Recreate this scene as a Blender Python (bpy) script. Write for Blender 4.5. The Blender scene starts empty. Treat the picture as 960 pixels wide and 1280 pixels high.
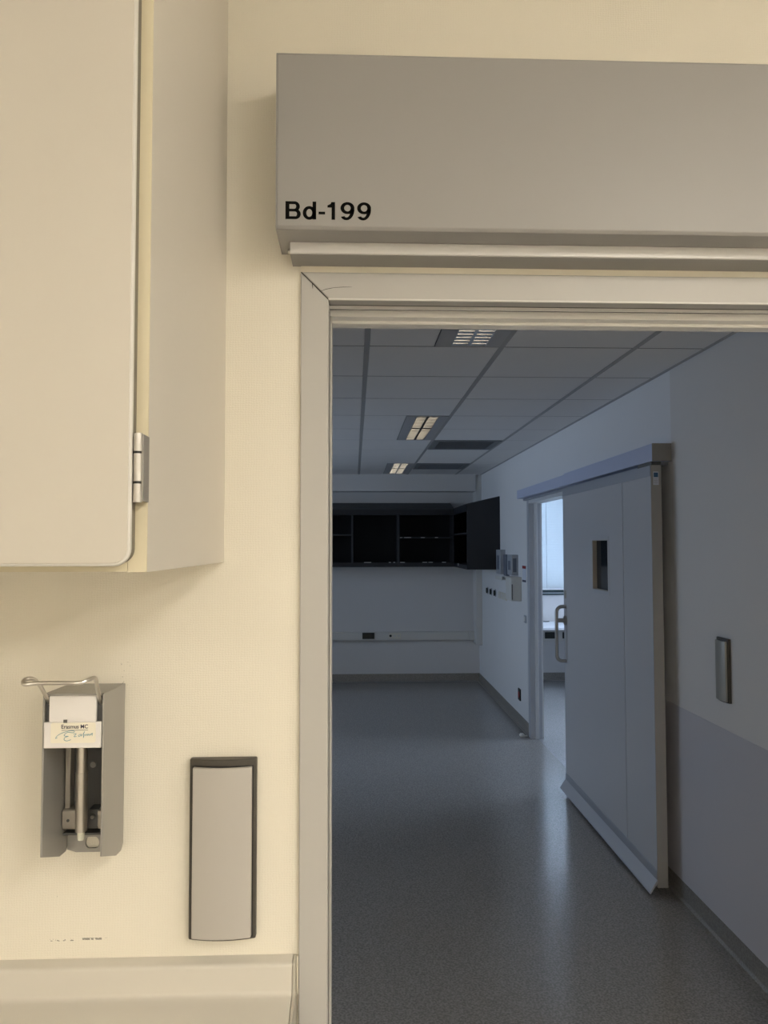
import bpy, bmesh, math, random
from mathutils import Vector, Matrix
random.seed(7)
S = bpy.context.scene
C = S.collection

# ------------------------------------------------------------------ camera
PITCH, YAW, ROLL, CAMH, FPX = 0.0436765, 0.0385802, -0.0014991, 1.716, 954.08
cy, sy, cp, sp = math.cos(YAW), math.sin(YAW), math.cos(PITCH), math.sin(PITCH)
fwd = Vector((sy*cp, cy*cp, sp)); right = Vector((cy, -sy, 0)); up = right.cross(fwd)
cr, sr = math.cos(ROLL), math.sin(ROLL)
r2 = right*cr + up*sr; u2 = up*cr - right*sr
cam = bpy.data.cameras.new('camera'); camo = bpy.data.objects.new('camera', cam); C.objects.link(camo)
cam.sensor_fit = 'VERTICAL'; cam.sensor_height = 36.0; cam.lens = FPX/1280*36.0
cam.clip_start = 0.02
m = Matrix.Identity(4)
for i in range(3):
    m[i][0], m[i][1], m[i][2] = r2[i], u2[i], -fwd[i]
m.translation = Vector((0, 0, CAMH)); camo.matrix_world = m
S.camera = camo

# ------------------------------------------------------------------ world, daylight, exposure
W = bpy.data.worlds.new('world'); S.world = W; W.use_nodes = True
bg = W.node_tree.nodes['Background']; bg.inputs[0].default_value = (0.55, 0.75, 1.0, 1); bg.inputs[1].default_value = 1.0
S.view_settings.view_transform = 'Standard'; S.view_settings.look = 'None'
S.view_settings.gamma = 1.0; S.view_settings.use_curve_mapping = False
S.view_settings.exposure = 0.0
S.cycles.use_denoising = True
S.cycles.max_bounces = 10; S.cycles.diffuse_bounces = 6; S.cycles.sample_clamp_indirect = 8.0

SKY = (0.68, 0.765, 1.0)
def daylight(name, x, z, w, h, power, y=10.45, rz=0):
    l = bpy.data.lights.new(name, 'AREA'); l.shape = 'RECTANGLE'; l.size = w; l.size_y = h
    l.energy = power; l.color = SKY
    o = bpy.data.objects.new(name, l); C.objects.link(o)
    o.location = (x, y, z); o.rotation_euler = (math.radians(-90), 0, rz)   # shines towards -Y, turned by rz
    return o
daylight('daylight_room_window', -4.3, 1.85, 3.2, 1.7, 88, 6.8, math.pi/2)
daylight('daylight_adjoining_window', 2.95, 1.85, 2.6, 1.7, 800)
daylight('daylight_side_window', 5.95, 1.85, 2.6, 1.7, 225, 7.3, -math.pi/2)
LAMP_COL = (1.0, 0.935, 0.82); LAMP_STRENGTH = 17.6

# ------------------------------------------------------------------ materials
def s2l(c): return tuple(((v/255)/12.92 if v/255 <= .04045 else ((v/255+.055)/1.055)**2.4) for v in c)
MAT = {}
def mat(name, col, rough=.5, metal=0.0, spec=.5, bump=None, var=0.0, emit=None, coat=0):
    mt = bpy.data.materials.new(name); mt.use_nodes = True
    nt = mt.node_tree; b = nt.nodes['Principled BSDF']
    b.inputs['Base Color'].default_value = (*col, 1); b.inputs['Roughness'].default_value = rough
    b.inputs['Metallic'].default_value = metal; b.inputs['Specular IOR Level'].default_value = spec
    b.inputs['Coat Weight'].default_value = coat
    tc = nt.nodes.new('ShaderNodeTexCoord')
    n = nt.nodes.new('ShaderNodeTexNoise'); n.inputs['Scale'].default_value = (bump[0] if bump else 6.0); n.inputs['Detail'].default_value = 4
    nt.links.new(tc.outputs['Object'], n.inputs['Vector'])
    if var > 0:
        mx = nt.nodes.new('ShaderNodeMix'); mx.data_type = 'RGBA'
        mx.inputs['A'].default_value = (*[c*(1-var) for c in col], 1); mx.inputs['B'].default_value = (*[min(1, c*(1+var)) for c in col], 1)
        n2 = nt.nodes.new('ShaderNodeTexNoise'); n2.inputs['Scale'].default_value = 3.0; n2.inputs['Detail'].default_value = 5
        nt.links.new(tc.outputs['Object'], n2.inputs['Vector'])
        nt.links.new(n2.outputs['Fac'], mx.inputs['Factor']); nt.links.new(mx.outputs['Result'], b.inputs['Base Color'])
    if bump:
        bp = nt.nodes.new('ShaderNodeBump'); bp.inputs['Strength'].default_value = bump[1]; bp.inputs['Distance'].default_value = bump[2]
        nt.links.new(n.outputs['Fac'], bp.inputs['Height']); nt.links.new(bp.outputs['Normal'], b.inputs['Normal'])
    if emit:
        b.inputs['Emission Color'].default_value = (*emit[0], 1); b.inputs['Emission Strength'].default_value = emit[1]
    MAT[name] = mt
    return mt

mat('cream_plain', (.80, .76, .68), .6, bump=(60, .15, .002), var=.02)
mat('white_paint', (.77, .77, .77), .55, bump=(220, .12, .001), var=.015)
mat('warm_light_wall', (.70, .68, .655), .5, bump=(260, .15, .001), var=.02)
mat('dado_sheet', (.55, .54, .57), .42, bump=(300, .15, .0006), var=.02)
mat('ceiling_tile', (.86, .85, .835), .85, bump=(350, .25, .001), var=.02)
mat('joint_dark', (.16, .16, .16), .6, var=.02)
mat('tee_bar', (.44, .44, .44), .5, var=.02)
mat('slab', (.25, .25, .25), .9, var=.05)
mat('silver_lacquer', (.325, .318, .31), .42, metal=.0, bump=(500, .04, .0004), var=.015)
mat('silver_under', (.30, .295, .285), .45, var=.02)
mat('rail_alu', (.70, .69, .68), .35, metal=.15, var=.02)
mat('casing_grey', (.475, .465, .445), .42, bump=(30, .05, .001), var=.025)
mat('casing_edge', (.66, .65, .63), .35, var=.02)
mat('gasket_dark', (.13, .13, .125), .6, var=.05)
mat('stop_white', (.86, .85, .83), .35, var=.02)
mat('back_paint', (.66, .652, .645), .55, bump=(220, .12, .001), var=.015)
mat('crack', (.05, .045, .04), .9, var=.1)
mat('laminate_beige', (.61, .575, .51), .4, bump=(700, .05, .0003), var=.015)
mat('laminate_grey', (.66, .62, .555), .42, bump=(700, .05, .0003), var=.015)
mat('edge_yellow', (.74, .67, .49), .5, bump=(40, .1, .0005), var=.03)
mat('door_edge', (.66, .64, .60), .35, var=.01)
mat('hinge_steel', (.55, .53, .50), .35, metal=.6, var=.03)
mat('hinge_leaf', (.30, .285, .265), .45, metal=.3, var=.03)
mat('door_gap_shade', (.20, .18, .145), .7, var=.04)
mat('hinge_dark', (.02, .02, .02), .5, var=.1)
mat('anodised', (.36, .35, .33), .42, metal=.35, bump=(400, .06, .0005), var=.03)
mat('housing_dark', (.12, .12, .12), .5, metal=.3, var=.05)
mat('front_white', (.82, .80, .79), .10, spec=.6, var=.01)
mat('sticker', (.86, .82, .70), .4, var=.01)
mat('ink_navy', (.03, .03, .06), .6, var=.05)
mat('ink_teal', (.12, .33, .42), .6, var=.05)
mat('steel', (.62, .59, .54), .28, metal=.95, bump=(300, .03, .0003), var=.04)
mat('handle_steel', (.42, .41, .39), .35, metal=.8, var=.03)
mat('steel_plate', (.50, .47, .42), .4, metal=.7, bump=(200, .08, .0004), var=.06)
mat('nozzle', (.78, .78, .66), .4, var=.02)
mat('switch_frame', (.065, .058, .048), .5, bump=(300, .1, .0003), var=.05)
mat('switch_gap', (.012, .011, .010), .6, var=.05)
mat('switch_plate', (.49, .467, .435), .45, metal=.1, bump=(800, .05, .0003), var=.015)
mat('switch_plate_alu', (.40, .385, .34), .35, metal=.5, bump=(800, .05, .0003), var=.03)
mat('bumper', (.62, .59, .53), .34, bump=(400, .06, .0006), var=.02)
mat('bumper_end', (.45, .42, .36), .5, var=.03)
mat('filler', (.84, .79, .67), .5, var=.03)
mat('letter_black', (.006, .006, .006), .9, spec=.05, var=.05)
mat('leaf_laminate', (.54, .545, .56), .33, bump=(500, .03, .0004), var=.012)
mat('leaf_edge', (.38, .37, .355), .4, metal=.2, var=.02)
mat('leaf_alu', (.42, .44, .48), .38, metal=.4, var=.03)
mat('operator_alu', (.52, .57, .74), .38, metal=.0, bump=(300, .04, .0004), var=.02)
mat('operator_end', (.30, .29, .27), .5, var=.02)
mat('frame_metal', (.50, .52, .56), .42, metal=.2, var=.02)
mat('frame_metal_light', (.66, .67, .68), .38, var=.02)
mat('glazing_bead', (.48, .45, .41), .45, var=.02)
mat('dark_glass', (.02, .025, .03), .06, spec=.6, var=.05)
mat('cabinet_dark', (.009, .011, .016), .45, bump=(300, .05, .0004), var=.05)
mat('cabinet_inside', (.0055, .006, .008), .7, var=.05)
mat('cabinet_edge', (.030, .032, .038), .5, var=.05)
mat('label_white', (.55, .55, .54), .6, var=.03)
mat('trunking', (.64, .63, .60), .45, var=.02)
mat('socket_black', (.012, .016, .013), .4, var=.05)
mat('socket_cream', (.70, .67, .58), .4, var=.02)
mat('grey_plastic', (.38, .40, .43), .45, var=.03)
mat('slate_plastic', (.14, .16, .20), .45, var=.04)
mat('offwhite_plastic', (.66, .65, .61), .45, var=.02)
mat('sign_red', (.30, .03, .03), .5, var=.03)
mat('sign_white', (.66, .70, .78), .5, var=.02)
mat('sign_navy', (.05, .05, .10), .5, var=.03)
mat('sign_blue', (.03, .10, .20), .5, var=.03)
mat('fixture_white', (.50, .50, .50), .45, var=.02)
mat('louvre_alu', (.90, .91, .93), .14, metal=.95, bump=(60, .02, .0003), var=.02)
mat('tube_white', (.85, .83, .76), .4, var=.01)
mat('grille', (.22, .23, .24), .5, var=.03)
mat('grille_dark', (.05, .05, .05), .7, var=.05)
mat('worktop_white', (.74, .76, .80), .3, var=.01)
mat('window_dark', (.03, .05, .055), .4, var=.03)
mat('cable_black', (.02, .02, .02), .5, var=.03)
mat('lamp_diffuser', (.9, .9, .9), .5, emit=(LAMP_COL, LAMP_STRENGTH))
mat('lamp_housing', (.75, .75, .74), .5, var=.01)

def nodes_of(name):
    mt = bpy.data.materials.new(name); mt.use_nodes = True; MAT[name] = mt
    return mt.node_tree, mt.node_tree.nodes['Principled BSDF']

# cream painted glass-fibre wallpaper: woven relief, and a few dark scuffs of their own shape
nt, b = nodes_of('cream_weave')
L = nt.links.new; N = nt.nodes.new
b.inputs['Roughness'].default_value = .55
tc = N('ShaderNodeTexCoord')
def wave(direction, scale, dist):
    w = N('ShaderNodeTexWave'); w.wave_type = 'BANDS'; w.bands_direction = direction
    w.inputs['Scale'].default_value = scale; w.inputs['Distortion'].default_value = dist
    w.inputs['Detail'].default_value = 2; w.inputs['Detail Scale'].default_value = 1.5
    L(tc.outputs['Object'], w.inputs['Vector']); return w
w1 = wave('X', 75, 4.5); w2 = wave('Z', 88, 4.5)
mul = N('ShaderNodeMath'); mul.operation = 'MULTIPLY'; L(w1.outputs['Fac'], mul.inputs[0]); L(w2.outputs['Fac'], mul.inputs[1])
ns = N('ShaderNodeTexNoise'); ns.inputs['Scale'].default_value = 55; ns.inputs['Detail'].default_value = 3; L(tc.outputs['Object'], ns.inputs['Vector'])
ad = N('ShaderNodeMath'); ad.operation = 'ADD'; L(mul.outputs[0], ad.inputs[0]); L(ns.outputs['Fac'], ad.inputs[1])
bp = N('ShaderNodeBump'); bp.inputs['Strength'].default_value = .15; bp.inputs['Distance'].default_value = .0018
L(ad.outputs[0], bp.inputs['Height']); L(bp.outputs['Normal'], b.inputs['Normal'])
sep = N('ShaderNodeSeparateXYZ'); L(tc.outputs['Object'], sep.inputs[0])
def window_mask(x0, x1, z0, z1):
    def band(out, a, c):
        mr = N('ShaderNodeMath'); mr.operation = 'COMPARE'; mr.inputs[1].default_value = (a+c)/2; mr.inputs[2].default_value = (c-a)/2
        L(out, mr.inputs[0]); return mr.outputs[0]
    q = N('ShaderNodeMath'); q.operation = 'MULTIPLY'; L(band(sep.outputs[0], x0, x1), q.inputs[0]); L(band(sep.outputs[2], z0, z1), q.inputs[1]); return q.outputs[0]
WALL_ORG = (0.0, 1.25, 1.3)          # origin of the wall_front object; masks are given in world x, z
def wm(x0, x1, z0, z1): return window_mask(x0-WALL_ORG[0], x1-WALL_ORG[0], z0-WALL_ORG[2], z1-WALL_ORG[2])
scn = N('ShaderNodeTexNoise'); scn.inputs['Scale'].default_value = 330; scn.inputs['Detail'].default_value = 2; L(tc.outputs['Object'], scn.inputs['Vector'])
def speck(mask, thr):
    g = N('ShaderNodeMath'); g.operation = 'GREATER_THAN'; g.inputs[1].default_value = thr; L(scn.outputs['Fac'], g.inputs[0])
    q = N('ShaderNodeMath'); q.operation = 'MULTIPLY'; L(g.outputs[0], q.inputs[0]); L(mask, q.inputs[1]); return q.outputs[0]
parts_ = [speck(wm(-.412, -.383, 1.1195, 1.1225), .42), speck(wm(-.462, -.425, 1.1185, 1.1215), .56), speck(wm(-.384, -.36, 1.122, 1.126), .66),
          speck(wm(-.36, -.335, 1.50, 1.54), .70), speck(wm(-.46, -.45, 1.18, 1.19), .66)]
tot = parts_[0]
for p_ in parts_[1:]:
    a_ = N('ShaderNodeMath'); a_.operation = 'MAXIMUM'; L(tot, a_.inputs[0]); L(p_, a_.inputs[1]); tot = a_.outputs[0]
v2 = N('ShaderNodeTexNoise'); v2.inputs['Scale'].default_value = 2.2; v2.inputs['Detail'].default_value = 4; L(tc.outputs['Object'], v2.inputs['Vector'])
mx0 = N('ShaderNodeMix'); mx0.data_type = 'RGBA'; mx0.inputs['A'].default_value = (.80, .757, .65, 1); mx0.inputs['B'].default_value = (.82, .78, .68, 1); L(v2.outputs['Fac'], mx0.inputs['Factor'])
mx1 = N('ShaderNodeMix'); mx1.data_type = 'RGBA'; mx1.inputs['B'].default_value = (.16, .15, .13, 1)
hf = N('ShaderNodeMath'); hf.operation = 'MULTIPLY'; hf.inputs[1].default_value = .8; L(tot, hf.inputs[0])
L(hf.outputs[0], mx1.inputs['Factor']); L(mx0.outputs['Result'], mx1.inputs['A']); L(mx1.outputs['Result'], b.inputs['Base Color'])

# speckled hospital vinyl floor
def floor_mat(name, base, rough):
    nt, b = nodes_of(name); L = nt.links.new; N = nt.nodes.new
    tc = N('ShaderNodeTexCoord')
    n = N('ShaderNodeTexNoise'); n.inputs['Scale'].default_value = 120; n.inputs['Detail'].default_value = 3; L(tc.outputs['Object'], n.inputs['Vector'])
    cr_ = N('ShaderNodeValToRGB'); e = cr_.color_ramp.elements
    e[0].position = .36; e[0].color = (*[c*.74 for c in base], 1); e[1].position = .64; e[1].color = (*[min(1, c*1.22) for c in base], 1)
    L(n.outputs['Fac'], cr_.inputs['Fac'])
    n2 = N('ShaderNodeTexNoise'); n2.inputs['Scale'].default_value = 1.6; n2.inputs['Detail'].default_value = 5; L(tc.outputs['Object'], n2.inputs['Vector'])
    mx = N('ShaderNodeMix'); mx.data_type = 'RGBA'; mx.blend_type = 'MULTIPLY'; mx.inputs['Factor'].default_value = .25
    L(cr_.outputs['Color'], mx.inputs['A']); L(n2.outputs['Color'], mx.inputs['B']); L(cr_.outputs['Color'], b.inputs['Base Color'])
    mr = N('ShaderNodeMapRange'); mr.inputs['To Min'].default_value = rough-.015; mr.inputs['To Max'].default_value = rough+.02
    L(n2.outputs['Fac'], mr.inputs['Value']); L(mr.outputs['Result'], b.inputs['Roughness'])
    b.inputs['Specular IOR Level'].default_value = 1.0
    bp = N('ShaderNodeBump'); bp.inputs['Strength'].default_value = .03; bp.inputs['Distance'].default_value = .0005
    L(n2.outputs['Fac'], bp.inputs['Height']); L(bp.outputs['Normal'], b.inputs['Normal'])
floor_mat('floor_vinyl', (.31, .295, .28), .18)
floor_mat('floor_vinyl_light', (.36, .36, .36), .2)
floor_mat('cove_vinyl', (.24, .225, .20), .38)

# translucent blind slats and clear window glass
nt, b = nodes_of('blind_slat'); L = nt.links.new; N = nt.nodes.new
nt.nodes.remove(b); df = N('ShaderNodeBsdfDiffuse'); tl = N('ShaderNodeBsdfTranslucent'); ms = N('ShaderNodeMixShader')
n = N('ShaderNodeTexNoise'); n.inputs['Scale'].default_value = 3; cr_ = N('ShaderNodeMix'); cr_.data_type = 'RGBA'
cr_.inputs['A'].default_value = (.80, .84, .86, 1); cr_.inputs['B'].default_value = (.86, .89, .91, 1); L(n.outputs['Fac'], cr_.inputs['Factor'])
L(cr_.outputs['Result'], df.inputs[0]); tl.inputs[0].default_value = (.14, .168, .18, 1); ms.inputs[0].default_value = .5
L(df.outputs[0], ms.inputs[1]); L(tl.outputs[0], ms.inputs[2]); L(ms.outputs[0], nt.nodes['Material Output'].inputs[0])
nt, b = nodes_of('window_glass'); L = nt.links.new; N = nt.nodes.new
nt.nodes.remove(b); tr = N('ShaderNodeBsdfTransparent'); gl = N('ShaderNodeBsdfGlossy'); gl.inputs['Roughness'].default_value = .02; ms = N('ShaderNodeMixShader')
fr = N('ShaderNodeFresnel'); fr.inputs[0].default_value = 1.45; tr.inputs[0].default_value = (.93, .97, .97, 1)
L(fr.outputs[0], ms.inputs[0]); L(tr.outputs[0], ms.inputs[1]); L(gl.outputs[0], ms.inputs[2]); L(ms.outputs[0], nt.nodes['Material Output'].inputs[0])

# ------------------------------------------------------------------ mesh helpers
WORG = {}      # world origin of every object (before any later move)
class MB:
    def __init__(s): s.v = []; s.f = []; s.sm = False
    def box(s, x0, x1, y0, y1, z0, z1):
        i = len(s.v)
        s.v += [(x0,y0,z0),(x1,y0,z0),(x1,y1,z0),(x0,y1,z0),(x0,y0,z1),(x1,y0,z1),(x1,y1,z1),(x0,y1,z1)]
        s.f += [tuple(i+k for k in q) for q in ((0,3,2,1),(4,5,6,7),(0,1,5,4),(1,2,6,5),(2,3,7,6),(3,0,4,7))]
        return s
    def prism(s, pts, ax, a0, a1):
        """polygon extruded along axis ax; pts give the other two axes in x<y<z order"""
        i = len(s.v); n = len(pts)
        for a in (a0, a1):
            for p in pts:
                q = list(p); q.insert(ax, a); s.v.append(tuple(q))
        s.f.append(tuple(i+k for k in range(n))); s.f.append(tuple(i+n+k for k in reversed(range(n))))
        for k in range(n):
            j = (k+1) % n; s.f.append((i+k, i+n+k, i+n+j, i+j))
        return s
    def tube(s, path, r, n=12, cap=True):
        P = [Vector(p) for p in path]; i0 = len(s.v); ref = None
        for k, p in enumerate(P):
            t = (P[min(k+1, len(P)-1)] - P[max(k-1, 0)]).normalized()
            if ref is None:
                ref = Vector((0,0,1)) if abs(t.z) < .9 else Vector((1,0,0))
            a = (ref - t*ref.dot(t)).normalized(); ref = a; c = t.cross(a)
            rr = r[k] if isinstance(r, (list, tuple)) else r
            for j in range(n):
                th = 2*math.pi*j/n; s.v.append(tuple(p + a*(rr*math.cos(th)) + c*(rr*math.sin(th))))
        for k in range(len(P)-1):
            for j in range(n):
                a = i0+k*n+j; b_ = i0+k*n+(j+1) % n
                s.f.append((a, b_, b_+n, a+n))
        if cap:
            s.f.append(tuple(i0+j for j in reversed(range(n)))); s.f.append(tuple(i0+(len(P)-1)*n+j for j in range(n)))
        s.sm = True
        return s
    def poly(s, pts):
        i = len(s.v); s.v += [tuple(p) for p in pts]; s.f.append(tuple(range(i, i+len(pts)))); return s
    def build(s, name, material, parent=None, bevel=0, seg=2, kind=None, org=None):
        xs = [v[0] for v in s.v]; ys = [v[1] for v in s.v]; zs = [v[2] for v in s.v]
        o3 = org or ((min(xs)+max(xs))/2, (min(ys)+max(ys))/2, (min(zs)+max(zs))/2)
        me = bpy.data.meshes.new(name)
        me.from_pydata([(v[0]-o3[0], v[1]-o3[1], v[2]-o3[2]) for v in s.v], [], s.f)
        bm = bmesh.new(); bm.from_mesh(me); bmesh.ops.recalc_face_normals(bm, faces=bm.faces); bm.to_mesh(me); bm.free()
        me.materials.append(MAT[material])
        if s.sm or bevel:
            for p in me.polygons: p.use_smooth = True
            me.set_sharp_from_angle(angle=math.radians(35))
        o = bpy.data.objects.new(name, me); C.objects.link(o); WORG[o] = Vector(o3)
        if parent is not None:
            o.parent = parent; o.location = Vector(o3) - WORG[parent]
        else: o.location = o3
        if bevel:
            md = o.modifiers.new('bevel', 'BEVEL'); md.width = bevel; md.segments = seg; md.limit_method = 'ANGLE'; md.angle_limit = math.radians(35)
            md.harden_normals = False
        if kind: o['kind'] = kind
        return o
def box(name, material, parent, *b, **k): return MB().box(*b).build(name, material, parent, **k)
def tag(o, label, cat, group=None):
    o['label'] = label; o['category'] = cat
    if group: o['group'] = group
    return o
def thing(name, label, cat, loc, group=None, kind=None):
    o = bpy.data.objects.new(name, None); C.objects.link(o); o.location = loc; o.empty_display_size = .05
    WORG[o] = Vector(loc)
    if label: tag(o, label, cat, group)
    if kind: o['kind'] = kind
    return o
def copy_tree(o, parent=None):
    c = o.copy(); C.objects.link(c); c.parent = parent
    for ch in list(o.children): copy_tree(ch, c)
    return c
def structure(o): o['kind'] = 'structure'; return o
def text_mesh(name, body, material, parent, x, y, z, width, height, bold=0.0, depth=.0004):
    cu = bpy.data.curves.new(name, 'FONT'); cu.body = body; cu.size = 1; cu.offset = bold; cu.resolution_u = 6
    t = bpy.data.objects.new(name, cu); C.objects.link(t)
    me = bpy.data.meshes.new_from_object(t.evaluated_get(bpy.context.evaluated_depsgraph_get()))
    bpy.data.objects.remove(t); bpy.data.curves.remove(cu)
    xs = [v.co.x for v in me.vertices]; ys = [v.co.y for v in me.vertices]; x0, y0 = min(xs), min(ys)
    sx = width/(max(xs)-x0); sy_ = height/(max(ys)-y0)
    mb = MB(); mb.v = [(x+(v.co.x-x0)*sx, y, z+(v.co.y-y0)*sy_) for v in me.vertices]; mb.f = [tuple(p.vertices) for p in me.polygons]
    o = mb.build(name, material, parent)
    # face the viewer and get a paper-thin but real thickness
    so = o.modifiers.new('thickness', 'SOLIDIFY'); so.thickness = depth; so.offset = 0
    return o
def arc(cx, cy_, r, a0, a1, n):
    return [(cx+r*math.cos(math.radians(a0+(a1-a0)*k/n)), cy_+r*math.sin(math.radians(a0+(a1-a0)*k/n))) for k in range(n+1)]

# ================================================================== THE SETTING
FW, FB = 1.2, 1.3            # faces of the wall with the doorway (near, far)
XW, XW2 = 1.582, 1.682       # right wall of the dark room
YB = 9.684                   # facade
ZC = 2.594                   # suspended ceiling
XL = -3.446                  # left wall of the dark room
OX0, OX1, OZ = -.041, 1.30, 2.104   # doorway
NZC = 2.85                   # ceiling of the near room

# floors
structure(box('floor', 'floor_vinyl', None, XL-.1, 1.632, FB-.05, YB+.2, -.08, 0))
structure(box('floor_adjoining', 'floor_vinyl_light', None, 1.632, 5.2, 4.0, YB+.2, -.08, 0))
structure(box('floor_entry', 'floor_vinyl', None, -1.7, 3.4, -4.4, FB-.05, -.08, 0))

# near wall round the doorway
mb = MB(); mb.box(-1.7, OX0-.002, FW, FB, 0, NZC); mb.box(OX1+.002, 3.4, FW, FB, 0, NZC); mb.box(OX0-.002, OX1+.002, FW, FB, OZ+.002, NZC)
structure(mb.build('wall_front', 'cream_weave', None, org=WALL_ORG))
mb = MB(); mb.box(XL-.1, OX0-.05, FB, FB+.02, 0, ZC+.3); mb.box(OX1+.05, XW, FB, FB+.02, 0, ZC+.3); mb.box(OX0-.05, OX1+.05, FB, FB+.02, OZ+.05, ZC+.3)
structure(mb.build('wall_front_far_face', 'white_paint', None))
structure(box('wall_entry_left', 'cream_plain', None, -1.8, -1.7, -4.4, FB, 0, NZC))
structure(box('wall_entry_right', 'cream_plain', None, 3.4, 3.5, -4.4, FB, 0, NZC))
structure(box('wall_entry_rear', 'cream_plain', None, -1.8, 3.5, -4.5, -4.4, 0, NZC))
structure(box('ceiling_entry', 'stop_white', None, -1.8, 3.5, -4.5, FB, NZC, NZC+.1))

# dark room walls
mb = MB()
DY0, DY1, DZ = 5.25, 6.80, 2.097                  # doorway in the right wall
mb.box(XW, XW2, FB+.02, DY0, 0, ZC+.3); mb.box(XW, XW2, DY1, YB, 0, ZC+.3); mb.box(XW, XW2, DY0, DY1, DZ, ZC+.3)
structure(mb.build('wall_right', 'white_paint', None))
WX0, WX1, WZ0, WZ1 = 5.3, 8.3, 1.148, 2.50         # window of the dark room, in the left wall (y range)
mb = MB()
for a, b_, c, d in ((FB+.02, WX0, 0, ZC+.3), (WX1, YB, 0, ZC+.3), (WX0, WX1, 0, WZ0), (WX0, WX1, WZ1, ZC+.3)): mb.box(XL-.1, XL, a, b_, c, d)
structure(mb.build('wall_left', 'white_paint', None))
AX0, AX1 = 1.90, 4.20                             # window of the adjoining room
mb = MB()
for a, b_ in ((XL-.1, AX0), (AX1, 5.3)): mb.box(a, b_, YB, YB+.2, 0, ZC+.3)
for a, b_ in ((AX0, AX1),):
    mb.box(a, b_, YB, YB+.2, 0, WZ0); mb.box(a, b_, YB, YB+.2, WZ1, ZC+.3)
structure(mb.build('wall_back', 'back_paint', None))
mb = MB(); SY0, SY1 = 6.1, 8.5
for a, b_, c, d in ((4.0, SY0, 0, ZC+.3), (SY1, YB, 0, ZC+.3), (SY0, SY1, 0, WZ0), (SY0, SY1, WZ1, ZC+.3)): mb.box(5.2, 5.3, a, b_, c, d)
structure(mb.build('wall_adjoining_right', 'white_paint', None))
structure(box('wall_adjoining_front', 'white_paint', None, XW2, 5.3, 3.9, 4.0, 0, ZC+.3))
structure(box('ceiling_adjoining', 'ceiling_tile', None, XW2, 5.3, 3.9, YB, ZC, ZC+.1))

# thin sheet with warm light put into its colour, and lower protection sheet on the near part of the right wall
structure(box('trim_1', 'warm_light_wall', None, XW-.003, XW+.001, FB+.03, 3.735, .93, ZC))
structure(box('trim_2', 'dado_sheet', None, XW-.005, XW+.001, FB+.03, 4.9, .102, .93))
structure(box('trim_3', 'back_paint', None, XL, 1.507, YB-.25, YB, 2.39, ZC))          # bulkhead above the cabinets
structure(MB().box(1.507, XW, 9.45, YB, .482, ZC).build('trim_4', 'trunking', None, bevel=.004))   # boxed riser in the corner

# coved baseboards
cov = [(0, .1), (.004, .1), (.0045, .02), (.011, .006), (.028, .0005), (.03, 0), (0, 0)]
def cove_x(name, x0, x1, y): return structure(MB().prism([(y-a, z) for a, z in cov], 0, x0, x1).build(name, 'cove_vinyl', None))
def cove_y(name, y0, y1, x): return structure(MB().prism([(x-a, z) for a, z in cov], 1, y0, y1).build(name, 'cove_vinyl', None))
cove_y('baseboard_right', FB+.03, DY0-.1, XW); cove_y('baseboard_right_far', DY1+.072, YB, XW)
cove_x('baseboard_back', XL, XW, YB); cove_x('baseboard_adjoining', XW2, 5.2, YB)

# ------------------------------------------------------------------ suspended ceiling with tiles
ceil = structure(box('ceiling', 'slab', None, XL, XW, FB, YB, ZC+.03, ZC+.08))
MX0, MY0, MOD = .054, 3.333, .6
fixture_cells = {(0, -2), (0, -1), (0, 3), (0, 4), (0, 8), (0, 9)}      # the right half of these cells is a luminaire
grille_cells = {(1, 5), (1, 8)}
tile_cache = {}
def tile(x0, x1, y0, y1):
    key = (round(x1-x0, 3), round(y1-y0, 3))
    cx, cy_ = (x0+x1)/2, (y0+y1)/2
    if key in tile_cache:
        o = tile_cache[key].copy(); C.objects.link(o)
        o.location = Vector((cx, cy_, ZC+.0085)) - WORG[ceil]; return
    mb = MB(); w, d = (x1-x0)/2, (y1-y0)/2; e = .004
    vs = [(-w,-d,.0085),(w,-d,.0085),(w,d,.0085),(-w,d,.0085),(-w,-d,-.0055),(w,-d,-.0055),(w,d,-.0055),(-w,d,-.0055),(-w+e,-d+e,-.0085),(w-e,-d+e,-.0085),(w-e,d-e,-.0085),(-w+e,d-e,-.0085)]
    mb.v = [(cx+a, cy_+b_, ZC+.0085+c) for a, b_, c in vs]
    mb.f = [(0,1,2,3),(0,4,5,1),(1,5,6,2),(2,6,7,3),(3,7,4,0),(4,8,9,5),(5,9,10,6),(6,10,11,7),(7,11,8,4),(8,11,10,9)]
    tile_cache[key] = mb.build('ceiling_tile', 'ceiling_tile', ceil, org=(cx, cy_, ZC+.0085))
cols = list(range(-6, 3)); rows = list(range(-4, 11))
for i in cols:
    x0 = MX0 + i*MOD + .011; x1 = min(x0 + MOD - .022, XW-.004)
    if x1 - x0 < .05 or x0 < XL-.05: continue
    for j in rows:
        y0 = MY0 + j*MOD + .005; y1 = min(y0 + MOD - .010, YB-.002)
        y0 = max(y0, FB+.03)
        if y1 - y0 < .04: continue
        if (i, j) in grille_cells: continue
        if (i, j) in fixture_cells: tile(x0, x0+.287, y0, y1); continue
        tile(x0, x1, y0, y1)
for i in cols + [3]:
    x = MX0 + i*MOD
    if XL < x < XW-.05: box('runner_bar', 'tee_bar', ceil, x-.012, x+.012, FB+.03, YB-.085, ZC+.0005, ZC+.03)
for j in rows + [11]:
    y = MY0 + j*MOD
    if FB+.05 < y < YB-.1: box('cross_bar', 'joint_dark', ceil, XL, XW, y-.0055, y+.0055, ZC+.0015, ZC+.028)
box('edge_angle', 'tee_bar', ceil, XW-.022, XW, FB+.03, YB-.085, ZC-.002, ZC+.002)

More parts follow.
